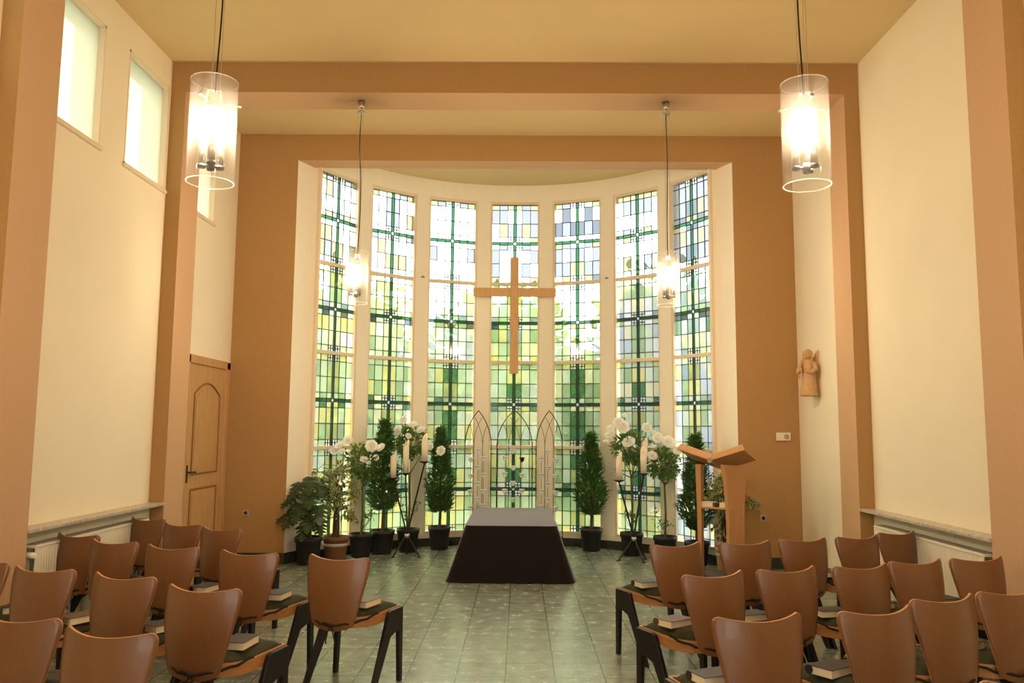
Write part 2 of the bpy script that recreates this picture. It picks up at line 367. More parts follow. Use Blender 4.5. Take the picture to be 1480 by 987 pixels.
def make_window(w):
    ac=(w-3)*TH; p0=Vector((*arc(ac-HW,R+.055),0)); p1=Vector((*arc(ac+HW,R+.055),0))
    ex=(p1-p0); wd=ex.length; ex.normalize(); ey=Vector((-ex.y,ex.x,0))   # ey points outwards
    T=Matrix(((ex.x,ey.x,0,p0.x),(ex.y,ey.y,0,p0.y),(0,0,1,0),(0,0,0,1)))
    root=empty('window_%d'%(w+1),kind='structure')
    # frame: jambs, head, sill
    f=MB(); fw=.034
    f.bev(-fw,.004,-.045,.05,ZWB-.035,ZWT+.035,.006,T=T); f.bev(wd-.004,wd+fw,-.045,.05,ZWB-.035,ZWT+.035,.006,T=T)
    f.box(0,wd,-.04,.05,ZWT-.004,ZWT+.035,T=T); f.box(0,wd,-.045,.05,ZWB-.035,ZWB+.008,T=T)
    f.build('window_frame',M['frame'],root)
    for k in (1,2,3):
        t=MB(); t.bev(0,wd,-.03,.035,ZT[k]-.024,ZT[k]+.024,.008,T=T); t.build('transom',M['frame'],root)
    for p in range(4):
        z1=ZT[p]-(.024 if p else .004); z0=ZT[p+1]+(.024 if p<3 else .008); h=z1-z0
        rg=random.Random(w*31+p*7+5); g=MB(); l=MB()
        X=lambda u:u*wd
        Z=lambda v:z1-v*h
        grid={}
        for r in range(9):
            for c in range(7):
                if c==3 and r==4: k='clear'
                elif c==3 or r==4: k='bar'
                elif c==4 and (r,2) in grid: k=grid[(r,2)]
                elif c in (5,6) and rg.random()<.62: k=grid[(r,6-c)]
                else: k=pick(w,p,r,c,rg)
                sq=(c in (2,4)) and ((r in (3,5)) if w%2==1 else (r in (0,8)))
                if sq: k='clear'
                grid[(r,c)]=k
                vs=[(X(U[c]),0,Z(V[r])),(X(U[c+1]),0,Z(V[r])),(X(U[c+1]),0,Z(V[r+1])),(X(U[c]),0,Z(V[r+1]))]
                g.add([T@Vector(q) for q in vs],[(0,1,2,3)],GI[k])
                if sq:   # four tiny white quarries
                    xm=X((U[c]+U[c+1])/2); zm=(Z(V[r])+Z(V[r+1]))/2; e=.0055
                    l.box(xm-e,xm+e,-.006,.006,Z(V[r+1]),Z(V[r]),T=T); l.box(X(U[c]),X(U[c+1]),-.006,.006,zm-e,zm+e,T=T)
                    for xx in (X(U[c]),X(U[c+1])): l.box(xx-.006,xx+.006,-.006,.006,Z(V[r+1]),Z(V[r]),T=T)
        e=.0044
        for u in U[1:-1]: l.box(X(u)-e,X(u)+e,-.006,.006,z0,z1,T=T)
        for v in V[1:-1]: l.box(0,wd,-.0055,.0055,Z(v)-e,Z(v)+e,T=T)
        go=g.build('glass_panel',GM,root,fix=False); l.build('leading',M['lead'],go)
for w in range(7): make_window(w)

# clerestory windows on the left
for i,(ya,yb) in enumerate(reversed(wins)):
    root=empty('window_%d'%(8+i),kind='structure'); x=-W-.05; f=MB()
    for a,c in ((ya,ya+.02),(yb-.02,yb)): f.box(x-.04,-W+.004,a,c,WZ0,WZ1)
    f.box(x-.04,-W+.004,ya,yb,WZ1-.02,WZ1); f.box(x-.04,-W+.004,ya,yb,WZ0,WZ0+.02)
    f.build('window_frame',M['frame'],root)
    g=MB(); g.box(x-.012,x-.004,ya+.01,yb-.01,WZ0+.01,WZ1-.01); g.build('window_pane',M['frost'],root)
    s=MB(); s.bev(-W-.02,-W+.03,ya-.015,yb+.015,WZ0-.035,WZ0,.006); s.build('window_sill',M['frame'],root)

# ---------------------------------------------------------------- oak door
dr=empty('door_1',kind='structure'); xd=-W
f=MB()
f.bev(xd-.02,xd+.035,8.72,8.82,0,2.45,.006); f.bev(xd-.02,xd+.035,9.93,10.04,0,2.45,.006); f.bev(xd-.02,xd+.035,8.72,10.04,2.36,2.455,.006)
f.build('door_frame',M['doorw'],dr)
lf=MB(); lf.box(xd-.02,xd+.012,8.82,9.93,.01,2.36); lf.build('door_leaf',M['doorw'],dr)
def moulding(b,pts,w=.022,x=xd+.012):
    for p,q in zip(pts,pts[1:]+pts[:1]):
        b.tube([(x+.004,*p),(x+.004,*q)],w*.5,6)
top=[(9.01+.76*i/12, 2.03+.13*math.sin(PI*i/12)) for i in range(13)]
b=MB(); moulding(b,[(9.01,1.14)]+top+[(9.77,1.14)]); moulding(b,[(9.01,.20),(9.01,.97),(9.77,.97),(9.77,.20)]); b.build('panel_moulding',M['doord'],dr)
b=MB()
inn=[(9.06,1.19)]+[(9.06+.66*i/12,1.99+.11*math.sin(PI*i/12)) for i in range(13)]+[(9.72,1.19)]
b.prism([(xd+.010,*p) for p in inn],[(xd+.020,*p) for p in inn])
inn=[(9.06,.25),(9.06,.92),(9.72,.92),(9.72,.25)]; b.prism([(xd+.010,*p) for p in inn],[(xd+.020,*p) for p in inn])
b.build('raised_panel',M['doorw'],dr)
b=MB(); b.bev(xd+.012,xd+.018,8.885,8.925,1.05,1.24,.003); b.tube([(xd+.016,8.905,1.165),(xd+.055,8.905,1.165),(xd+.06,8.92,1.165),(xd+.06,9.03,1.165),(xd+.055,9.045,1.155)],.009,8)
b.build('door_handle',M['iron'],dr)

# ---------------------------------------------------------------- sills, panels, radiators
for s,nm in ((-1,'left'),(1,'right')):
    b=MB(); xs=sorted((s*W,s*3.385)); b.bev(xs[0],xs[1],5.84,8.046,.892,.920,.006)
    tag(b.build('window_ledge',M['marble']),'long pale marble ledge above the radiator along the %s cream wall'%nm,'ledge')
    b=MB()
    for i in range(3):
        ya=5.845+i*.735; xs=sorted((s*W,s*(W-.02))); b.bev(xs[0],xs[1],ya,ya+.727,.10,.884,.006)
    tag(b.build('trim_%d'%(6+(s>0)),M['panel']),**st)
    rt=empty('radiator',(s*3.46,6.85,0),0,'white ribbed panel radiator beneath the marble ledge on the %s wall'%nm,'radiator',None)
    L=1.80; b=MB(); xin=.045
    # corrugated front and back plates (local: s*x towards the room is negative s)
    for off in (-.05,.03):
        n=54; G=[];H=[]
        for i in range(n*4+1):
            y=-L/2+L*i/(n*4); ph=i%4; d=.010 if ph in (1,2) else 0
            if i<4 or i>n*4-4: d=.010
            x=s*(off-d*(1 if off<0 else -1))
            G.append([(x,y,.16),(x,y,.78)]); H.append([(x+s*.006,y,.16),(x+s*.006,y,.78)])
        b.slab(G,H,smooth=False)
    for z in (.15,.775): b.bev(-.064,.05,-L/2,L/2,z,z+.02,.004,T=Matrix.Scale(-s,4,(1,0,0)) if s<0 else None) if False else b.bev(min(s*-.064,s*.05),max(s*-.064,s*.05),-L/2,L/2,z,z+.02,.004)
    b.build('radiator_panel',M['radiator'],rt)
    b=MB()
    for i in range(60): b.box(min(s*-.048,s*.035),max(s*-.048,s*.035),-L/2+.02+i*.0295,-L/2+.034+i*.0295,.795,.801)
    b.build('top_grille',M['radshade'],rt)
    b=MB(); yv=-L/2-.045
    b.tube([(0,-L/2+.01,.73),(0,yv,.73),(0,yv-.01,.73)],.012,8); b.tube([(0,yv,.73),(0,yv,.30),(s*.05,yv,.26)],.009,8)
    b.build('pipe',M['panel'],rt)
    b=MB(); b.tube([(0,yv,.73),(-s*.02,yv,.73)],.018,12); b.tube([(-s*.02,yv,.73),(-s*.03,yv,.73),(-s*.085,yv,.73),(-s*.09,yv,.73)],[.014,.024,.022,.016],14)
    b.build('thermostat_valve',M['white'],rt)
    for y in (-.6,.6):
        b=MB(); b.box(min(s*.03,s*.075),max(s*.03,s*.075),y-.02,y+.02,.2,.76); b.build('wall_bracket',M['panel'],rt)

# ---------------------------------------------------------------- chairs
def shell(t):
    # t 0 bottom .. 1 top of the plywood back: half width and rearward offset
    pts=[(0,.124),(.06,.150),(.2,.168),(.45,.195),(.7,.217),(.88,.228),(1,.226)]
    for (a,p),(c,q) in zip(pts,pts[1:]):
        if t<=c: return p+(q-p)*(t-a)/(c-a)
    return pts[-1][1]
def make_chair():
    root=empty('chapel_chair')
    # local: +y is forward, back at y=0, seat front at y=.44
    b=MB(); m=20; G=[];H=[]
    T_=[0,.012,.03,.055,.09,.14,.2,.28,.36,.44,.52,.6,.68,.76,.83,.89,.925,.945,.962,.976,.987,.995,1]
    for t in T_:
        hw=shell(t); zt=.404+.432*t; yo=-.062-.012*math.sin(PI*t)+.012*t*t; rc=.030; hh=(1-t)*.432
        if hh<rc: hw-=rc*(1-math.sqrt(max(0,1-((rc-hh)/rc)**2)))
        rb=.05; hb=t*.432
        if hb<rb: hw-=.045*(1-math.sqrt(max(0,1-((rb-hb)/rb)**2)))
        g=[];h=[]
        for j in range(m+1):
            u=-1+2*j/m; k=max(0,(t-.7)/.3)
            z=zt+k*(.020*abs(u)**2-.010)-(.010*(1-t/.2)*(1-u*u) if t<.2 else 0)
            x=hw*u; y=yo+.062*(x/.21)**2*(.75+.25*t)
            nx=-2*.062*x/.21/.21; nl=math.hypot(1,nx); th=.0055
            g.append((x+nx/nl*th,y+1/nl*th,z)); h.append((x-nx/nl*th,y-1/nl*th,z))
        G.append(g);H.append(h)
    b.slab(G,H,(0,1)); b.build('backrest',[M['beech'],M['edge']],root)
    # seat: plywood plate in a bent wooden band
    def outline(ins):
        P=[]
        for i in range(25):
            a=PI+PI*i/24; P.append(((.218-ins)*math.cos(a)*1.0,.135+(.185-ins)*math.sin(a)*1.0))
        P+=[(.216-ins,.30),(.217-ins,.435-ins),(-.217+ins,.435-ins),(-.216+ins,.30)]
        return P
    b=MB(); P=outline(0); b.prism([(x,y,.412) for x,y in P],[(x,y,.468) for x,y in P],0)
    P=outline(-.004); b.prism([(x,y,.466) for x,y in P],[(x,y,.478) for x,y in P],1)
    b.build('seat',[M['seatw'],M['edge']],root)
    # black side frames, each leg pair cut from one board
    for s in (-1,1):
        prof=[(.432,.472),(.415,.0),(.378,.0),(.374,.318),(.362,.335),(.262,.308),(.060,.0),(.016,.0),(.236,.437),(.252,.462),(.275,.472)]
        x0,x1=s*.218,s*.246; sp=s*.012
        A=[(x0+sp*(1-z/.47),y,z) for y,z in prof]; B=[(x1+sp*(1-z/.47),y,z) for y,z in prof]
        b=MB(); b.prism(A,B,0)
        o=b.build('leg',M['black'],root)
        bv=o.modifiers.new('bevel','BEVEL'); bv.width=.004; bv.segments=2; bv.limit_method='ANGLE'
    # cushion
    b=MB(); n=14; G=[];H=[]
    for i in range(n+1):
        v=i/n; y=-.035+.445*v; hw=.212 if v>.35 else .212*math.sqrt(max(.02,1-((.35-v)/.36)**2))*.98+.0
        g=[];h=[]
        for j in range(n+1):
            u=-1+2*j/n; e=(1-abs(u)**4)*(1-abs(2*v-1)**4)
            w=.004*math.sin(9*u+5*v)+.003*math.sin(13*v-4*u)
            g.append((hw*u,y,.483+.040*e**.5+w*e)); h.append((hw*u,y,.479-.0*e))
        G.append(g);H.append(h)
    b.slab(G,H); cu=b.build('cushion',M['olive'],root)
    b=MB()
    path=[]
    for i in range(21):
        a=PI+PI*i/20; path.append((.226*math.cos(a)*.99,.135+.222*math.sin(a),.487-.050*math.sin(PI*i/20)**1.2+.004*math.sin(i*2.1)))
    b.tube(path,.0065,6)
    b.ball((.02,-.092,.436),.013,6,sc=(1.5,.8,1))
    b.tube([(.02,-.085,.436),(.0,-.097,.40),(-.012,-.095,.345),(-.008,-.097,.325)],.005,6)
    b.tube([(.022,-.085,.436),(.04,-.1,.405),(.05,-.096,.36),(.062,-.094,.315)],.005,6)
    b.tube([(.02,-.085,.436),(-.03,-.098,.452),(-.045,-.09,.44),(0,-.09,.43)],.0045,6)
    b.build('cushion_tie',M['cord'],cu)
    return root
proto=make_chair(); freeze(proto)
def make_book(cov):
    root=empty('hymn_book'); b=MB(); w,d,t=.062,.092,.042
    b.bev(-w,w,-d,d,0,.003,.001); b.bev(-w,w,-d,d,t-.003,t,.001); b.tube([(-w,-d,t/2),(-w,d,t/2)],t/2,10); b.build('book_cover',M[cov],root)
    b=MB(); b.box(-w+.002,w-.005,-d+.005,d-.005,.003,t-.003); b.build('page_block',M['pages'],root)
    freeze(root); return root
bookp={'bookc':make_book('bookc'),'bookb':make_book('bookb')}; bused={k:False for k in bookp}
ORD=['','second','third','fourth','fifth','sixth']
rows=[]  # (x,y,yaw) from the aisle outward
Lr={1:[(-2.34,6.70,-28),(-2.77,6.98,-27),(-3.24,7.36,-27)],
    2:[(-1.067,5.278,-20),(-1.694,5.44,-18),(-2.294,5.66,-20),(-2.815,5.90,-22),(-3.26,6.24,-23)],
    3:[(-1.528,4.238,-17),(-2.091,4.558,-21),(-2.649,4.754,-17),(-3.15,4.97,-21)],
    4:[(-1.553,3.332,-16),(-2.06,3.57,-18)]}
Rr={1:[(1.225,6.013,26),(1.764,6.146,20),(2.263,6.361,21),(2.753,6.542,25),(3.20,6.84,27)],
    2:[(1.209,4.794,27),(1.693,4.988,24),(2.191,5.126,24),(2.628,5.336,22),(3.097,5.477,19)],
    3:[(1.146,3.711,17),(1.741,3.877,23),(2.20,4.17,25),(2.64,4.37,23)],
    4:[(1.80,2.85,23)]}
used=False
rown={1:'front',2:'second',3:'third',4:'rearmost visible'}
nobook={('L',1,2),('R',1,2),('R',4,0)}
brn={('L',2,0),('L',3,2),('R',2,0)}
for side,rowsd in (('L',Lr),('R',Rr)):
    sn='left' if side=='L' else 'right'
    for rw,lst in rowsd.items():
        for i,(x,y,a) in enumerate(lst):
            where=('aisle-end' if i==0 else ORD[i]+' from aisle')
            ph='%s row, %s block'%(rown[rw],sn)
            c=proto if not used else copy_tree(proto); used=True
            c.location=(x,y,0); c.rotation_euler=(0,0,math.radians(a))
            if i==0: lab='plywood chair with olive cushion, aisle end of the '+ph
            else: lab='plywood chair with olive cushion, %s from aisle, %s'%(ORD[i],ph)
            tag(c,lab,'chair','plywood chairs in the %s block'%sn)
            if (side,rw,i) in nobook: continue
            kd='bookb' if (side,rw,i) in brn else 'bookc'
            bo=bookp[kd] if not bused[kd] else copy_tree(bookp[kd]); bused[kd]=True
            lx=(.135 if side=='L' else -.135)+rnd.uniform(-.015,.015); ly=.17+rnd.uniform(-.03,.05)
            ca,sa=math.cos(math.radians(a)),math.sin(math.radians(a))
            bo.location=(x+lx*ca-ly*sa,y+lx*sa+ly*ca,.521); bo.rotation_euler=(0,0,math.radians(a+rnd.uniform(-15,15)+(-90 if side=='R' else rnd.choice((0,-60,90)))))
            tag(bo,('brown' if kd=='bookb' else 'dark')+' hymn book on the %s chair, %s'%('aisle-end' if i==0 else ORD[i]+'-from-aisle',ph),'book','hymn books on the chairs')

# ---------------------------------------------------------------- cloth-covered bier
b=MB(); n=96
def rect(t,hx,y0,y1,r):
    # point on a rounded rectangle outline, t in 0..1
    cx,cy=0,(y0+y1)/2; hy=(y1-y0)/2; a=2*PI*t; p=22
    c,s_=math.cos(a),math.sin(a)
    k=(abs(c)**p+abs(s_)**p)**(-1/p)
    return (cx+hx*c*k,cy+hy*s_*k)
rings=[]
ZTOP=.595
for (z,fx,fy,wv) in [(ZTOP,0,0,0),(ZTOP-.003,.005,.005,0),(ZTOP-.012,.009,.008,0),(.45,.053,.043,.002),(.30,.103,.082,.005),(.15,.153,.122,.009),(.04,.190,.15,.014),(.002,.212,.165,.022)]:
    ring=[]
    for i in range(n):
        t=i/n; x,y=rect(t,.51+fx,9.16-fy,11.28+fy*.4,.03)
        w=wv*(math.sin(2*PI*t*17)*.6+math.sin(2*PI*t*29+1)*.4)
        d=Vector((x,(y-10.2)/2,0)); d.normalize(); ring.append((x+d.x*w,y+d.y*w*1.0,z))
    rings.append(ring)
vs=[p for r in rings for p in r]; fs=[(i*n+j,i*n+(j+1)%n,(i+1)*n+(j+1)%n,(i+1)*n+j) for i in range(len(rings)-1) for j in range(n)]
b.add(vs,fs,0,True); b.add(rings[0],[tuple(range(n))],0)
root=empty('covered_bier',(0,0,0),0,'low bier draped to the floor in black cloth, in the middle before the window','bier')
b.build('pall_cloth',M['cloth'],root)
b=MB()
for sx in (-.42,.42):
    for y in (9.3,11.1): b.box(sx-.03,sx+.03,y-.03,y+.03,0,.56)
b.box(-.48,.48,9.2,11.2,.555,.588); b.build('bier_frame',M['black'],root)

# ---------------------------------------------------------------- cross
cr=empty('wooden_cross',(0,11.62,0),0,'large plain wooden cross hung in front of the middle stained glass window','cross')
b=MB(); b.bev(-.061,.061,-.02,.025,2.455,4.15,.004); b.build('upright',M['oak'],cr)
for sx in (-1,1):
    b=MB(); x0,x1=sorted((sx*.060,sx*.597)); b.bev(x0,x1,-.021,.024,3.575,3.70,.004); b.build('crossarm',M['oak'],cr)
for sx in (-1,1):
    b=MB(); b.tube([(sx*.50,.02,3.64),(sx*.47,.34,3.64)],.006,6); b.build('wall_bracket',M['steel'],cr)
for sx,nm in ((-1,'left'),(1,'right')):
    b=MB(); a=sx*1.5*TH; x,y=arc(a); d=Vector((x,y-YC,0)).normalized(); tn=Vector((d.y,-d.x,0))
    p=Vector((x,y,3.86)); b.tube([p+d*.01,p-d*.035,p-d*.04+Vector((0,0,.02))],.005,6); b.tube([p-d*.03-tn*.03,p-d*.03+tn*.03],.005,6)
    tag(b.build('wall_hook',M['iron']),'small dark iron hook on the pale mullion %s of the cross'%nm,'hook')

# ---------------------------------------------------------------- pendant lamps
def make_pendant(top,length):
    # origin at the middle of the glass; cables run up to the rose
    r=empty('pendant_lamp')
    g=MB(); n=40; rad=.119
    g.lathe([(rad,-.27),(rad,.27),(rad-.004,.27),(rad-.004,-.27),(rad,-.27)],n=n); 
    for z in (-.27,.27): g.lathe([(rad+.0008,z-.0015),(rad+.0008,z+.0015),(rad-.005,z+.0015),(rad-.005,z-.0015),(rad+.0008,z-.0015)],n=n,mi=1)
    g.build('glass_shade',[M['lampglass'],M['rim']],r)
    b=MB()
    for k in range(3):
        a=2*PI*k/3+.35; c,s=math.cos(a),math.sin(a)
        b.tube([(.03*c,.03*s,.155),(.135*c,.135*s,.155)],.0035,6); b.tube([(.122*c,.122*s,.155),(.137*c,.137*s,.155)],.009,8)
    b.build('glass_pin',M['steel'],r)
    b=MB(); b.lathe([(.0,.20),(.03,.20),(.034,.19),(.034,.14),(.058,.125),(.058,.118),(0,.118)],n=24); b.build('canopy_disc',M['plastic'],r)
    b=MB()
    b.tube([(0,0,.12),(0,0,-.20)],.006,8)
    b.lathe([(0,-.155),(.020,-.155),(.020,-.205),(0,-.205)],n=16)
    for k in range(3):
        a=2*PI*k/3+.9; c,s=math.cos(a),math.sin(a)
        b.tube([(0,0,-.18),(.05*c,.05*s,-.18)],.007,6); b.lathe([(0,-.172),(.022,-.172),(.022,-.188),(0,-.188)],(.052*c,.052*s,0),14)
    b.build('socket_arm',M['iron'],r)
    for k in range(3):
        a=2*PI*k/3+.9; c,s=.052*math.cos(a),.052*math.sin(a)
        b=MB(); b.lathe([(0,-.172),(.019,-.172),(.019,-.055),(.015,-.05),(0,-.05)],(c,s,0),16); so=b.build('lamp_socket',M['steel'],r)
        b=MB(); b.lathe([(.012,-.05),(.020,-.03),(.022,.02),(.017,.055),(.006,.07),(0,.071)],(c,s,0),14); b.build('light_bulb',M['bulb'],so)
    b=MB()
    for k in range(3):
        a=2*PI*k/3+.35; c,s=.028*math.cos(a),.028*math.sin(a); b.tube([(c,s,.195),(c,s,top-.10)],.0016,5)
    b.build('steel_cable',M['steel'],r)
    b=MB(); pts=[]
    N=24
    for i in range(N+1):
        t=i/N; pts.append((.004+.020*math.sin(t*5.2)*math.sin(PI*t)+.012*math.sin(t*13)*t*(1-t),.006*math.sin(t*7),.19+(top-.29)*t))
    b.tube(pts,.0045,6); b.build('power_cord',M['cord'],r)
    b=MB(); b.lathe([(0,top),(.037,top),(.037,top-.07),(.030,top-.085),(.010,top-.087),(.010,top-.12),(.042,top-.122),(.042,top-.138),(0,top-.138)],n=20); b.build('ceiling_rose',M['steel'],r)
    freeze(r); return r
def lamp_light(x,y,z,e):
    l=bpy.data.lights.new('bulb light','POINT'); l.energy=e; l.color=(1,.77,.52); l.shadow_soft_size=.06
    o=bpy.data.objects.new('bulb light',l); COL.objects.link(o); o.location=(x,y,z); return o
PE=LAMP_E=64
pa=make_pendant(ZC-3.175,0); pb=make_pendant(ZB-3.21,0)
spots=[(pa,-1.52,4.05,3.175,'near lamp hanging over the left chairs'),(None,1.545,4.05,3.175,'near lamp hanging over the right chairs'),
       (pb,-1.615,8.27,3.21,'far lamp on the beam before the left of the window'),(None,1.61,8.27,3.21,'far lamp on the beam before the right of the window'),
       (None,-1.53,-.15,3.175,'unseen lamp added for light behind the viewer, left'),(None,1.53,-.15,3.175,'unseen lamp added for light behind the viewer, right')]  # last pair hangs out of view, added to light the room
for i,(o,x,y,z,ph) in enumerate(spots):
    src=o or (pb if i==3 else pa)
    c=o or copy_tree(src); c.location=(x,y,z); c.rotation_euler=(0,0,(0,2.2,.4,1.3,0,1)[i])
    tag(c,'lit glass cylinder pendant, '+ph,'pendant lamp','glass pendant lamps')
    lamp_light(x,y,z+.0,PE)

# ---------------------------------------------------------------- candle stands
def cand_stand(loc,rz,arms,feet,label):
    r=empty('candle_stand',loc,rz,label,'candle stand','floor candle stands')
    b=MB()
    b.lathe([(0,.245),(.03,.245),(.034,.27),(.03,.295),(0,.295)],n=12); b.build('hub',M['steel'],r)
    for f in feet:
        b=MB(); b.tube([(0,0,.285),(f[0],f[1],.012)],.011,8); b.lathe([(0,0),(.026,0),(.026,.008),(.012,.014),(0,.014)],(f[0],f[1],0),12); b.build('leg',M['iron'],r)
    for a in arms:
        b=MB(); b.tube([(-a[0]*.04,-a[1]*.04,.25),(a[0],a[1],a[2]-.03)],.011,8)
        b.lathe([(.010,a[2]-.045),(.016,a[2]-.03),(.060,a[2]-.012),(.074,a[2]-.004),(.074,a[2]),(0,a[2])],(a[0],a[1],0),20); b.build('candle_arm',M['iron'],r)
    return r
def candle(x,y,z,h,label,tilt):
    b=MB(); n=20; rr=.040; prof=[(rr,0),(rr*1.01,h*.5),(rr*.98,h*.86)]
    vs=[(p*math.cos(2*PI*j/n),p*math.sin(2*PI*j/n),q) for p,q in prof for j in range(n)]
    # burnt down unevenly: slanted rim and hollow
    vs+=[(rr*.93*math.cos(2*PI*j/n),rr*.93*math.sin(2*PI*j/n),h*.93+.055*math.cos(2*PI*j/n-tilt)) for j in range(n)]
    vs+=[(rr*.72*math.cos(2*PI*j/n),rr*.72*math.sin(2*PI*j/n),h*.90+.045*math.cos(2*PI*j/n-tilt)) for j in range(n)]
    fs=[(i*n+j,i*n+(j+1)%n,(i+1)*n+(j+1)%n,(i+1)*n+j) for i in range(4) for j in range(n)]+[tuple(range(n))[::-1],tuple(range(4*n,5*n))]
    r=empty('pillar_candle',(x,y,z),0,label,'candle','pillar candles on the stands')
    b.add(vs,fs,0,True); b.build('wax_body',M['wax'],r)
    b=MB(); b.tube([(0,0,h*.86),(.002,.001,h*.97)],.0025,5); b.build('wick',M['dark'],r)
cx,cy=-1.37,10.78
arms=[(-.19,-.06,1.02),(-.05,.10,1.075),(.21,-.02,1.235)]; feet=[(-.17,-.06),(.17,-.04),(-.03,.22)]
cand_stand((cx,cy,0),0,arms,feet,'black iron stand with three ivory candles, left of the covered bier')
for a,h,t,nm in zip(arms,(.33,.41,.335),(.4,.5,1),('lowest candle','middle-height candle','tallest-standing candle')):
    candle(cx+a[0],cy+a[1],a[2],h,'ivory pillar candle, the %s on the stand left of the bier'%nm,t)
cx,cy=1.565,10.66
arms=[(-.185,-.02,1.02),(.125,-.06,1.11),(.17,.12,1.245)]; feet=[(-.20,-.04),(.10,-.16),(.16,.10)]
cand_stand((cx,cy,0),0,arms,feet,'black iron stand with three ivory candles, right of the covered bier')
for a,h,t,nm in zip(arms,(.335,.325,.30),(.3,1.2,.2),('lowest candle','middle-height candle','rear and highest candle')):
    candle(cx+a[0],cy+a[1],a[2],h,'ivory pillar candle, the %s on the stand right of the bier'%nm,t)

# ---------------------------------------------------------------- gothic arch rack
YA=11.66
rk=empty('arched_rack',(0,YA,0),0,'black wire rack of three pointed gothic arches behind the covered bier','candle rack')
def garch(x0,x1,za,nm):
    w=x1-x0; b=MB(); zs=1.42; rise=za-zs
    Rr_=(w*w/4+rise*rise)/w          # two-centred arch radius
    am=math.acos(max(-1,(Rr_-w/2)/Rr_))
    rr=.0052
    for s,xs in ((1,x0),(-1,x1)):
        b.tube([(xs,0,.0),(xs,0,zs)]+[(xs+s*(Rr_-Rr_*math.cos(am*i/12)),0,zs+Rr_*math.sin(am*i/12)) for i in range(1,13)],rr*1.25,6)
    ap=lambda x,z: (math.hypot(x-(x0+Rr_),z-zs)<=Rr_+.001 and math.hypot(x-(x1-Rr_),z-zs)<=Rr_+.001)
    for q in (1/3,2/3):
        xs=x0+w*q; b.tube([(xs,0,.16),(xs,0,zs)],rr*.8,6)
        for s in (1,-1):
            P=[(xs,0,zs)]
            for i in range(1,25):
                t=i/24*1.2; x=xs+s*(Rr_-Rr_*math.cos(t)); z=zs+Rr_*math.sin(t)
                if not ap(x,z): break
                P.append((x,0,z))
            if len(P)>1: b.tube(P,rr*.7,5)
    b.box(x0,x1,-.006,.006,.155,.168)
    for xs in (x0,x1): b.box(xs-.02,xs+.02,-.07,.07,0,.012)
    return b.build('arch_frame',M['iron'],rk)
AR={'left':(-.69,-.315,1.925),'middle':(-.235,.27,1.93),'right':(.325,.70,1.93)}
for k,(a,c,z) in AR.items(): garch(a,c,z,k)
# little white cups on wire hooks
def cup_proto(m):
    r=empty('candle_cup'); b=MB()
    b.lathe([(0,.002),(.034,.0),(.041,.004),(.041,.013),(.036,.015),(.0,.008)],n=16)
    b.lathe([(.033,-.008),(.031,-.026),(.020,-.044),(.006,-.056),(0,-.057)],n=14)
    b.build('cup_body',M[m],r)
    b=MB(); b.tube([(0,.036,.004),(0,.05,.004)],.003,5); b.lathe([(.026,-.006),(.031,-.006),(.031,-.0015),(.026,-.0015)],n=14); b.build('holder_ring',M['iron'],r); freeze(r); return r
cw=cup_proto('cup'); cb=cup_proto('iron'); cu_used=False
cups={'left':[(-.6,[1.245,1.02,.795,.575]),(-.505,[1.37,1.135,.905,.69]),(-.42,[1.26,1.03,.80,.60])],
      'middle':[(-.115,[1.27,1.04,.81]),(0.0,[1.37,1.135,.92,.69]),(.125,[1.255,1.03,.81])],
      'right':[(.40,[1.26,1.03,.81,.59]),(.49,[1.36,1.135,.905,.69]),(.60,[1.24,1.02,.79,.57])]}
vert=['topmost','second from top','third from top','lowest']
for an,cols in cups.items():
    for ci,(x,zs) in enumerate(cols):
        for zi,z in enumerate(zs):
            blk=(an=='middle' and ci==2 and zi==0)
            if blk: c=cb
            else: c=cw if not cu_used else copy_tree(cw); cu_used=True
            c.location=(x,YA-.052,z)
            vt='lowest' if zi==len(zs)-1 else vert[zi]
            if blk: tag(c,'single black cup with no white glass on the middle wire arch','candle cup','cups on the arched rack')
            else: tag(c,'small white cup in the %s column of the %s wire arch, %s'%(('left','centre','right')[ci],an,vt),'candle cup','cups on the arched rack')
b=MB()
for an,cols in cups.items():   # vertical hanger wires that carry the cups
    for x,zs in cols: b.tube([(x,0,.16),(x,0,max(zs)+.03)],.003,5)
b.build('hanger_wire',M['iron'],rk)

# ---------------------------------------------------------------- lectern
lc=empty('lectern',(2.30,9.22,0),math.radians(-34),'pale beech lectern with two folded wings, standing on grey carpet before the brown wall','lectern')
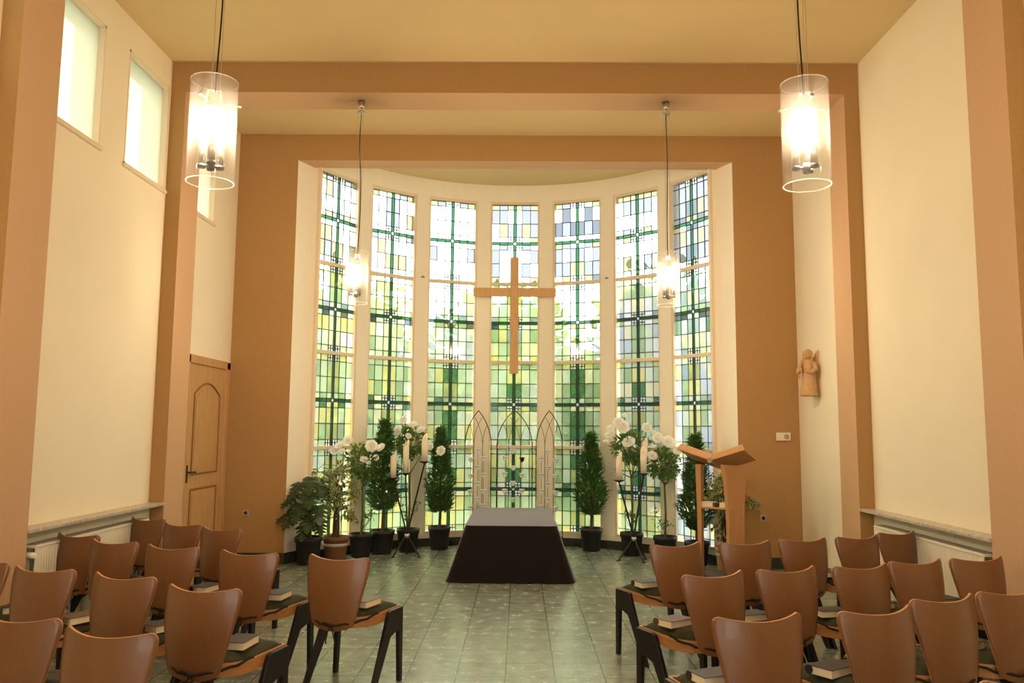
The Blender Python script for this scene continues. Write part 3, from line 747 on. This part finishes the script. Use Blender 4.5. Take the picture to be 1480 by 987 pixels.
# local: +y away from us towards the speaker
def wing(s):
    G=[];H=[]
    # near edge high, sloping down away from us; rises from the valley outward
    c=[(0,-.20,1.335),(s*.385,-.20,1.455),(s*.385,.20,1.335),(0,.20,1.215)]
    b=MB(); up=Vector((0,.28,.96)); A=[Vector(p) for p in c]; B=[p+up*.018 for p in A]
    b.prism(A,B)
    # lip along the near edge
    q=[Vector((0,-.20,1.335)),Vector((s*.385,-.20,1.455)),Vector((s*.355,-.165,1.512)),Vector((0,-.165,1.398))]
    b.prism(q,[p+Vector((0,.018,.006)) for p in q])
    return b
for s in (-1,1): wing(s).build('wing_board',M['lect'],lc)
b=MB(); b.tube([(0,-.205,1.338),(0,-.215,1.338)],.030,16); b.tube([(0,-.20,1.336),(0,.20,1.216)],.008,8); b.build('hinge',M['steel'],lc)
for s,ang in ((-1,-15),(1,26)):
    b=MB()
    # curved side panel, wide at the top, waisted below
    prof=[]
    nn=16
    for i in range(nn+1):
        t=i/nn; z=.03+1.26*t
        hw=.115+.055*(2*t-1)**2*(1 if t>.5 else .45)+.015*max(0,t-.5)
        prof.append((hw,z))
    A=[];B=[]
    th0=.020
    out=[(-h,z) for h,z in prof]+[(h,z) for h,z in reversed(prof)]
    def P(u,z,off):
        th=(.016+.013*z/1.3)
        zz=z if z<1.2 else z+0.0
        return Vector((s*.20,0,0))+Matrix.Rotation(math.radians(-ang),3,'Z')@Vector((off*th,u,min(zz,1.30-.30*(u+.0)+.02)))
    b.prism([P(u,z,-1) for u,z in out],[P(u,z,1) for u,z in out])
    b.build('side_panel',M['lect'],lc)
b=MB(); b.bev(-.20,.20,-.10,.08,.80,.822,.004); b.build('shelf',M['lect'],lc)
b=MB(); b.bev(-.42,.48,-.32,.48,0,.032,.006); b.build('base_plate',M['carpet'],lc)
def at_lect(x,y):
    a=math.radians(-34); return (2.30+x*math.cos(a)-y*math.sin(a),9.22+x*math.sin(a)+y*math.cos(a))
for x,hw,lab in ((-.095,.075,'larger cream-edged book lying on the lectern shelf at its left'),(.105,.052,'smaller cream-edged book lying on the lectern shelf at its right')):
    r=empty('service_book',(*at_lect(x,-.02),.822),math.radians(-34),lab,'book','books on the lectern shelf')
    b=MB(); b.bev(-hw,hw,-.075,.08,0,.003,.001); b.bev(-hw,hw,-.075,.08,.045,.048,.001); b.tube([(-hw,.08,.024),(hw,.08,.024)],.024,8); b.build('book_cover',M['plastic'],r)
    b=MB(); b.box(-hw+.003,hw-.003,-.073,.07,.003,.045); b.build('page_block',M['pages'],r)
r=MB(); r.bev(-.022,.022,-.07,.06,0,.046,.006); tag(r.build('folded_ribbon',M['olive'],None,(*at_lect(.018,-.02),.822)),'dark green folded cloth between the two books on the lectern shelf','cloth').rotation_euler=(0,0,math.radians(-34))

# ---------------------------------------------------------------- wall things
def socket(x,z,lab):
    r=empty('wall_socket',(x,D3,z),0,lab,'socket')
    b=MB(); b.bev(-.042,.042,-.012,0,-.042,.042,.005); b.build('cover_plate',M['sock'],r)
    b=MB(); b.lathe([(0,0),(.020,0),(.020,.0015),(0,.0015)],n=20)
    o=b.build('socket_well',M['dark'],r); o.rotation_euler=(PI/2,0,0); o.location=(0,-.012,0)
socket(-3.272,.614,'small beige wall socket on the brown wall beside the oak door')
socket(3.072,.606,'small beige wall socket on the brown wall right of the lectern')
r=empty('thermostat',(3.34,D3,1.596),0,'ivory room thermostat on the brown wall right of the window','thermostat')
b=MB(); b.bev(-.088,.088,-.028,0,-.05,.05,.006); b.build('housing',M['plastic'],r)
b=MB(); b.lathe([(0,0),(.032,0),(.032,.008),(.029,.010),(0,.010)],n=24); o=b.build('dial',M['sock'],r); o.rotation_euler=(PI/2,0,0); o.location=(.035,-.027,0)

# carved angel on the right wall
an=empty('carved_angel',(W-.118,9.42,2.065),math.radians(-42),'small carved wooden angel figure fixed to the cream wall at the right','angel figure')
M['carv']=mat('carved limewood',(.60,.36,.16),.55,.3,noise=.2,nscale=20,bump=.25,bscale=50)
b=MB(); n=28; secs=[(0,.092,.070),(.02,.096,.074),(.12,.088,.066),(.22,.074,.056),(.30,.066,.052),(.36,.066,.050),(.40,.060,.044),(.425,.040,.034),(.435,.030,.030)]
vs=[]
for z,rx,ry in secs:
    for j in range(n):
        a=2*PI*j/n; k=1+ (.07*math.cos(a*9) if z<.28 else .02*math.cos(a*5)); vs.append((rx*k*math.cos(a),ry*k*math.sin(a),z))
fs=[(i*n+j,i*n+(j+1)%n,(i+1)*n+(j+1)%n,(i+1)*n+j) for i in range(len(secs)-1) for j in range(n)]+[tuple(range(n))[::-1]]
b.add(vs,fs,0,True)
b.ball((0,-.020,.478),.047,10,sc=(.86,.98,1.18)); b.ball((0,-.068,.475),.010,5,sc=(.7,1,1.3))          # head and nose
b.ball((-.017,-.058,.490),.007,5); b.ball((.017,-.058,.490),.007,5); b.ball((0,-.060,.452),.009,5,sc=(1.3,.6,.5))
b.build('figure',M['carv'],an)
b=MB(); b.ball((0,.010,.490),.054,10,sc=(1,.88,1.10)); b.tube([(-.04,.0,.49),(-.047,.0,.44),(-.044,.01,.39)],[.016,.018,.008],8); b.tube([(.04,.0,.49),(.047,.0,.44),(.044,.01,.39)],[.016,.018,.008],8); b.build('hair',M['carv'],an)
b=MB(); b.tube([(-.07,.0,.385),(-.105,-.02,.30),(-.085,-.07,.265),(-.055,-.09,.30)],[.028,.030,.026,.016],8); b.ball((-.05,-.092,.312),.015,6,sc=(1,.8,1.4)); b.build('arm',M['carv'],an)
b=MB(); b.tube([(.07,.0,.385),(.10,-.02,.31),(.06,-.07,.27),(.015,-.08,.285)],[.028,.031,.026,.017],8); b.ball((.008,-.082,.288),.016,6,sc=(1.3,.8,1)); b.build('arm',M['carv'],an)
b=MB(); b.tube([(-.085,-.06,.20),(-.075,-.075,.32),(-.05,-.06,.42)],[.014,.018,.010],8); b.build('held_branch',M['carv'],an)
for s in (-1,1):
    pr=[(s*.02,.40),(s*.06,.50),(s*.085,.535),(s*.105,.52),(s*.118,.42),(s*.122,.25),(s*.118,.06),(s*.10,.0),(s*.085,.05),(s*.07,.25),(s*.03,.33)]
    b=MB(); k=1.08 if s>0 else .82; b.prism([(x*k,.055,z) for x,z in pr],[(x*k*.98,.088,z) for x,z in pr]); b.build('wing',M['carv'],an)
b=MB(); b.box(-.02,.02,.07,.125,.2,.3); b.build('wall_bracket',M['carv'],an)

# ---------------------------------------------------------------- plants
def leaf(b,p,d,n,L,w,mi=0,mi2=None,fold=.25):
    # a pointed leaf with a folded midrib: base p, direction d, upper side n
    p=Vector(p); d=Vector(d).normalized(); n=Vector(n); n=(n-d*n.dot(d))
    n=n.normalized() if n.length>1e-6 else Vector((0,0,1)); s=d.cross(n)
    q=lambda u,v,h:p+d*(u*L)+s*(v*w)+n*h
    vs=[q(0,0,0),q(.35,.5,fold*w*.5),q(.7,.38,fold*w*.4),q(1,0,-L*.08),q(.7,-.38,fold*w*.4),q(.35,-.5,fold*w*.5),q(.5,0,0)]
    b.add(vs,[(0,6,1),(1,6,2),(2,6,3),(3,6,4),(4,6,5),(5,6,0)],mi,False)
    if mi2 is not None:
        e=.002; vs=[q(.04,0,e),q(.36,.3,fold*w*.3+e),q(.68,.22,fold*w*.25+e),q(.93,0,-L*.06+e),q(.68,-.22,fold*w*.25+e),q(.36,-.3,fold*w*.3+e),q(.5,0,e)]
        b.add(vs,[(0,6,1),(1,6,2),(2,6,3),(3,6,4),(4,6,5),(5,6,0)],mi2,False)
def rv(rg):
    z=rg.uniform(-1,1); a=rg.uniform(0,2*PI); r=math.sqrt(1-z*z); return Vector((r*math.cos(a),r*math.sin(a),z))
def pot(root,r,h,m='potb',band=False):
    b=MB(); b.lathe([(0,0),(r*.74,0),(r*.77,.01),(r*.93,h*.80),(r*.95,h*.81),(r*1.0,h*.82),(r*1.02,h),(r*.93,h),(r*.90,h*.84),(0,h*.84)],n=28); o=b.build('pot',M[m],root)
    if band:
        b=MB(); b.lathe([(r*.905,h*.60),(r*.925,h*.60),(r*.945,h*.73),(r*.925,h*.73)],n=28); b.build('pot_band',M['band'],o)
    b=MB(); b.lathe([(0,h*.90),(r*.5,h*.905),(r*.91,h*.88),(r*.90,h*.85)],n=20); b.build('soil',M['soil'],root)
def bay_tree(x,y,r,h,zc0,zc1,rad,label,seed,name='bay_tree'):
    rg=random.Random(seed); root=empty(name,(x,y,0),0,label,'potted tree','clipped bay trees by the window')
    pot(root,r,h)
    b=MB(); b.tube([(0,0,h*.85),(.008,.004,zc0),(0,0,(zc0+zc1)/2),(0,0,zc1-.1)],[.022,.02,.014,.005],8); b.build('trunk',M['bark'],root)
    b=MB()
    N=1700
    for i in range(N):
        t=rg.random()**1.15; z=zc0+(zc1-zc0)*t
        pr=rad*(min(1,.45+t*4.5) if t<.13 else (1-((t-.13)/.87)**1.15)*.96+.10)*(.92+.16*math.sin(t*17+seed))
        a=rg.uniform(0,2*PI); rr=pr*(.45+.6*rg.random()**.5)
        o=Vector((math.cos(a),math.sin(a),0))
        d=o*rg.uniform(.5,1)+Vector((0,0,rg.uniform(.2,1.3)))+rv(rg)*.35
        leaf(b,o*rr*.86+Vector((0,0,z)),d,Vector((0,0,1))-o*.3+rv(rg)*.3,rg.uniform(.07,.115),rg.uniform(.028,.042),1 if rg.random()<.18+.2*t else 0)
    b.build('foliage',[M['bay'],M['bayl']],root,fix=False)
bay_tree(-1.74,11.05,.165,.31,.56,1.74,.235,'tall clipped bay tree in black pot between the two left rose standards',1)
bay_tree(-1.02,11.50,.155,.31,.50,1.64,.225,'clipped bay tree in black pot just left of the wire arches',2)
bay_tree(1.09,11.48,.155,.31,.48,1.58,.24,'clipped bay tree in black pot just right of the wire arches',3)
bay_tree(2.31,10.36,.155,.29,.42,1.58,.235,'clipped bay tree in black pot behind the lectern',4)
def bloom(parent,c,s,seed):
    rg=random.Random(seed); b=MB(); c=Vector(c)
    ax=(Vector((0,-.75,.6))+rv(rg)*.45).normalized(); a1=ax.orthogonal().normalized(); a2=ax.cross(a1)
    for ring,(k,tilt,l) in enumerate([(3,.15,.55),(5,.45,.75),(6,.85,.95),(7,1.25,1.05)]):
        for i in range(k):
            an_=2*PI*i/k+ring*.5+rg.uniform(-.15,.15); o=a1*math.cos(an_)+a2*math.sin(an_); tn=ax.cross(o)
            G=[]
            for u in range(4):
                row=[]; t=u/3
                for v in (-1,-.5,0,.5,1):
                    w=(.25+.75*math.sin(PI*min(1,t*.55+.12)))*.62
                    up=ax*math.cos(tilt*t)+o*math.sin(tilt*(.35+.65*t))
                    row.append(c+ (o*.12+up*l*t)*s+tn*(v*w*s)-ax*(.10*(1-v*v)*s)*0 + (ax*.16*s*(v*v)*(1-tilt*.5)) - ax*.22*s + rv(rg)*.02*s)
                G.append(row)
            vs=[p for r_ in G for p in r_]; fs=[(i2*5+j,i2*5+j+1,i2*5+5+j+1,i2*5+5+j) for i2 in range(3) for j in range(4)]
            b.add(vs,fs,0,True)
    b.ball(c,s*.45,6)
    return b.build('rose_bloom',M['petal'],parent,fix=False)
def rose_tree(x,y,r,h,zf,zc,rad,blooms,label,seed,m='potb'):
    rg=random.Random(seed); root=empty('rose_standard',(x,y,0),0,label,'potted rose','white rose standards by the window')
    pot(root,r,h,m)
    b=MB(); b.tube([(0,0,h*.85),(.012,.0,zf*.6),(0,0,zf)],[.016,.014,.013],8)
    tips=[]
    for k in range(9):
        d=rv(rg); d.z=abs(d.z)*.8+.35; d.x*=1.1; d.normalize(); tip=Vector((0,0,zf))+d*rad*rg.uniform(.9,1.25); tips.append(tip)
        b.tube([(0,0,zf-.01),Vector((0,0,zf))+d*rad*.45+rv(rg)*.03,tip],[.009,.006,.003],6)
    for k in range(5):   # low shoots
        z=rg.uniform(h+.05,h+.25); a=rg.uniform(0,2*PI); o=Vector((math.cos(a),math.sin(a)*.5,0)); b.tube([(0,0,z-.1),o*.08+Vector((0,0,z)),o*.16+Vector((0,0,z+.1))],[.004,.003,.002],5)
        tips.append(o*.16+Vector((0,0,z+.1)))
    for (bx,bz,s) in blooms: b.tube([(0,0,(zf+zc)/2),(bx*.6,-.03,(zc+bz)/2),(bx,-.02,bz)],[.005,.004,.003],5)
    b.build('stem',M['barkg'],root)
    b=MB()
    for i in range(430):
        d=rv(rg); rr=rad*rg.uniform(.25,1.0)**.6; p=Vector((d.x*rr,d.y*rr*.8,zc+d.z*rr*.92))
        leaf(b,p,d+Vector((0,0,-.1))+rv(rg)*.6,Vector((0,-.3,1))+rv(rg)*.5,rg.uniform(.05,.085),rg.uniform(.034,.05),0)
    for t in tips[9:]:
        for i in range(9): leaf(b,t-Vector((t.x,t.y,0))*rg.uniform(0,.7)+rv(rg)*.035,rv(rg),Vector((0,0,1)),.05,.03,0)
    b.build('foliage',[M['roseleaf']],root,fix=False)
    for k,(bx,bz,s) in enumerate(blooms): bloom(root,(bx,-rad*.75+abs(bx)*.35,bz),s,seed*50+k)
    b=MB()
    for k in range(6):
        d=rv(rg); d.z=abs(d.z); p=Vector((d.x*rad*1.15,d.y*rad*.8,zc+d.z*rad*1.2)); b.tube([Vector((d.x*rad*.5,d.y*rad*.4,zc+d.z*rad*.5)),p],.002,5); b.ball(p,.012,5,sc=(1,1,1.5))
    b.build('rose_bud',M['bud'],root)
rose_tree(-1.97,10.76,.155,.30,.90,1.22,.245,[(-.30,1.43,.060),(-.18,1.50,.062),(.13,1.43,.070),(.25,1.41,.055),(.05,1.25,.055),(-.38,1.36,.05),(-.26,1.36,.045),(.19,1.28,.035)],'shorter white rose standard in black pot beside the variegated fig',11)
rose_tree(-1.42,11.24,.155,.31,1.05,1.46,.235,[(.06,1.71,.062),(-.08,1.78,.05),(.17,1.64,.062),(-.16,1.62,.058),(.28,1.42,.045),(.43,1.36,.06),(-.30,1.66,.04),(.0,1.56,.04)],'taller white rose standard behind the iron stand left of the bier',12)
rose_tree(1.60,11.12,.155,.30,1.03,1.43,.25,[(-.18,1.76,.068),(-.12,1.70,.075),(.20,1.70,.058),(-.05,1.50,.080),(-.29,1.60,.07),(-.34,1.50,.045),(.36,1.58,.058),(-.28,1.68,.05),(.30,1.63,.03),(-.1,1.86,.032)],'taller white rose standard behind the iron stand right of the bier',13)
rose_tree(2.0,10.84,.155,.29,.96,1.22,.215,[(.03,1.51,.082),(.17,1.40,.065),(-.17,1.33,.062),(-.11,1.56,.06),(-.16,1.45,.035)],'shorter white rose standard in black pot left of the lectern',14)
# variegated figs
def fig(x,y,r,h,zc,rx,rz,label,seed,m,extra):
    rg=random.Random(seed); root=empty('variegated_fig',(x,y,0),0,label,'potted plant','variegated weeping figs'); pot(root,r,h,m,True)
    b=MB()
    for k in range(4):
        a=2*PI*k/4; b.tube([(math.cos(a)*.03,math.sin(a)*.03,h*.85)]+[(math.cos(a+t*2.2)*.026*(1+t*.6)+.0,math.sin(a+t*2.2)*.026*(1+t*.6),h+(zc-h)*t) for t in (.2,.4,.6,.8,1)],[.018,.016,.014,.012,.009,.005],7)
    cl=[]
    for k in range(30):
        d=rv(rg); p=Vector((d.x*rx*rg.uniform(.3,1),d.y*rx*.7,zc+d.z*rz*rg.uniform(.4,1))); cl.append(p)
        b.tube([(0,0,min(zc,p.z-.05)),p*.5+Vector((0,0,.5*max(zc-.1,p.z)-.0)),p],[.006,.004,.002],5)
    for e in extra: cl.append(Vector(e)); b.tube([(0,0,e[2]+.1),(e[0]*.6,e[1],e[2]+.12),e],[.004,.003,.002],5)
    b.build('trunk',M['bark'],root)
    b=MB()
    for p in cl:
        for i in range(15):
            d=rv(rg); d.z-=.35; leaf(b,p+rv(rg)*.055,d,Vector((0,-.4,1))+rv(rg)*.4,rg.uniform(.06,.095),rg.uniform(.034,.048),0,1)
    b.build('foliage',[M['ficc'],M['ficg']],root,fix=False)
fig(-2.23,10.46,.165,.30,.92,.24,.35,'variegated weeping fig in brown banded pot at the left of the window',21,'pott',[(-.30,-.02,1.08),(-.28,0,1.0),(.17,0,.58),(.2,-.02,.52),(.16,0,.66)])
fig(2.56,9.99,.11,.28,.90,.22,.30,'variegated weeping fig in tan banded pot behind the lectern',22,'potw',[(-.10,-.05,.50),(-.06,-.05,.42),(.33,-.03,.83),(.33,-.03,.76)])
# monstera
def monstera(x,y):
    rg=random.Random(5); root=empty('monstera',(x,y,0),0,'dark split-leaved monstera in a black pot at the far left of the window','potted plant'); pot(root,.165,.33)
    b=MB(); b.tube([(0,0,.27),(.01,0,.5),(.0,.0,.72)],[.035,.03,.02],8)
    L=MB()
    spec=[(-.10,-.06,.98,1.05),(.03,-.10,1.02,1.0),(.10,-.06,.97,.9),(-.16,-.04,.85,1),(.05,-.16,.88,1.1),(-.22,-.02,.66,.95),(-.06,-.17,.74,1.1),(.14,-.17,.72,1.1),(-.14,-.12,.60,1.0),(.05,-.20,.60,1.05),(.14,-.14,.54,1.0),(-.2,.08,.92,.9),(.1,.10,1.0,.9),(.0,.02,1.05,.8),(-.02,.12,.8,1),(.0,-.18,.48,.9)]
    for (px,py,pz,sc) in spec:
        p=Vector((px,py,pz)); o=Vector((px,py-.05,0)).normalized()
        b.tube([(0,0,.5+pz*.15),(px*.4,py*.4,pz*.95+.02),p-o*.02],[.010,.008,.006],6)
        d=(o*.6+Vector((0,-.25,-.75+rg.uniform(-.25,.25)))).normalized(); n=(Vector((0,-.55,1))+o*.4).normalized(); n=(n-d*n.dot(d)).normalized(); s=d.cross(n)
        Ln=.25*sc; Wd=.13*sc
        # heart outline with deep cuts between lobes
        half=[(0,0),(-.12,.5),(.02,.92)]
        for k in range(4):
            u=.10+k*.21; w=1-.16*k
            half+=[(u+.07,w),(u+.15,w*.93),(u+.115,w*.40),(u+.15,w*.40)]
        half+=[(.97,.22),(1.06,0)]
        q=lambda u,v: p+d*(u*Ln)+s*(v*Wd)+n*(.06*sc*(-(v*v))*.5-.05*max(0,u-.5)+ .015*math.sin(u*9)*abs(v))
        for sg in (1,-1):
            for (u0,v0),(u1,v1) in zip(half,half[1:]):
                m0,m1=max(0,min(1,u0-.05)),max(0,min(1,u1-.05))
                vs=[q(m0,0),q(m1,0),q(u1,sg*v1),q(u0,sg*v0)]; L.add(vs,[(0,1,2,3)],0,False)
    b.build('stem',M['bark'],root); L.build('foliage',M['mon'],root,fix=False)
monstera(-2.50,10.16)
# bits fallen on the floor
rg=random.Random(3); b=MB()
for i,(x,y) in enumerate([(.18,8.62),(.26,8.58),(.33,8.66),(-.1,8.7)]):
    b=MB()
    for k in range(3): leaf(b,Vector((rg.uniform(-.03,.03),rg.uniform(-.03,.03),.003)),rv(rg)*Vector((1,1,0))+Vector((.1,.1,0)),(0,0,1),.05,.025,0,fold=.1)
    tag(b.build('fallen_leaf',M['soil'],None,(x,y,0),fix=False),'dry leaf scraps on the floor before the black cloth','leaf','leaf scraps on the floor')

# ---------------------------------------------------------------- garden outside
b=MB(); b.box(-40,40,12.95,60,-.5,-.3); b.box(-40,-4.2,-20,12.95,-.5,-.3); tag(b.build('ground',M['lawn']),**st)
def garden(x,y,h,rad,m,label,seed,n=700,ls=.35):
    rg=random.Random(seed); r=empty('garden_tree',(x,y,-.3),0,label,'tree','trees beyond the stained glass')
    b=MB(); b.tube([(0,0,0),(.05,0,h*.4),(0,0,h*.75)],[rad*.09,rad*.07,rad*.03],8); b.build('trunk',M['bark'],r)
    b=MB(); zc=h*.58; b.ball((0,0,zc),1,9,0,(rad*.74,rad*.74,h*.31))
    for i in range(n):
        d=rv(rg); k=rg.uniform(.35,1)**.5; p=Vector((d.x*rad*k,d.y*rad*k,zc+d.z*h*.42*k))
        leaf(b,p,d+rv(rg)*.8,Vector((0,0,1))+rv(rg)*.8,ls*rg.uniform(.6,1.2),ls*.6,0)
    b.build('foliage',M[m],r,fix=False)
for i,(gx,gy,gh,ph) in enumerate([(-9.6,22,6.4,'beyond the leftmost windows'),(-5,23,6.8,'beyond the second window from left'),(-.4,24,6.3,'straight behind the cross'),(4.2,23,6.9,'beyond the third window from right'),(8.8,22,6.6,'beyond the rightmost windows')]):
    garden(gx,gy,gh,2.25,'ridge','pale green tree outside, '+ph,i+1,1100,.4)
hr=empty('hedge',(0,28,-.3),0,'tall clipped green hedge far outside behind the garden trees','hedge'); hb=MB(); hg=random.Random(9)
for i in range(8000):
    hx=hg.uniform(-19,19); hz=hg.random()**.8*4.4; leaf(hb,(hx,hg.uniform(-.5,.5)-.0,hz),Vector((hg.uniform(-1,1),-.5,hg.uniform(-.3,1))),Vector((0,-1,.4))+rv(hg)*.5,.5,.36,0)
hb.box(-19,19,.1,.5,0,4.3); hb.build('foliage',M['ridge'],hr,fix=False); hb=MB()
for i in range(9): hb.tube([(-16+4*i,0,0),(-16+4*i,0,3.4)],.06,6)
hb.build('stem',M['bark'],hr)
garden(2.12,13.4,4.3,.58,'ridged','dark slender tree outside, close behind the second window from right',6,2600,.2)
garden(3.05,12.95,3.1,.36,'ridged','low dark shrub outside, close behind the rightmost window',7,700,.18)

# ---------------------------------------------------------------- light
w=bpy.data.worlds.new('World'); S.world=w; w.use_nodes=True; bg=w.node_tree.nodes['Background']
bg.inputs[0].default_value=(1,.99,.955,1); bg.inputs[1].default_value=2.2

# ---------------------------------------------------------------- camera
f_,p_,yw,rl,cx_,cz_=1172.62,.1088,-.0095,-.0078,.0802,1.65
def cdir(X,U):
    cr,sr=math.cos(rl),math.sin(rl); x=X*cr+U*sr; u=-X*sr+U*cr
    return x,u
def wv(x,fw,u):
    cp,sp=math.cos(p_),math.sin(p_); y=fw*cp-u*sp; z=fw*sp+u*cp
    cy,sy=math.cos(yw),math.sin(yw); return Vector((x*cy+y*sy,-x*sy+y*cy,z))
rx,ru=cdir(1,0); ux,uu=cdir(0,1)
r_=wv(rx,0,ru); u_=wv(ux,0,uu); fwd=wv(0,1,0)
cam=bpy.data.cameras.new('camera'); co=bpy.data.objects.new('camera',cam); COL.objects.link(co)
mw=Matrix((( r_.x,u_.x,-fwd.x,cx_),(r_.y,u_.y,-fwd.y,0),(r_.z,u_.z,-fwd.z,cz_),(0,0,0,1))); co.matrix_world=mw
cam.sensor_width=36; cam.lens=f_/1480*36; cam.clip_start=.05; cam.clip_end=200
S.camera=co
vs=S.view_settings; vs.view_transform='Standard'; vs.look='None'; vs.gamma=1; vs.exposure=1.66; vs.use_curve_mapping=False
S.cycles.max_bounces=10; S.cycles.transparent_max_bounces=24; S.cycles.diffuse_bounces=6; S.cycles.caustics_reflective=False; S.cycles.caustics_refractive=False; S.cycles.sample_clamp_indirect=6
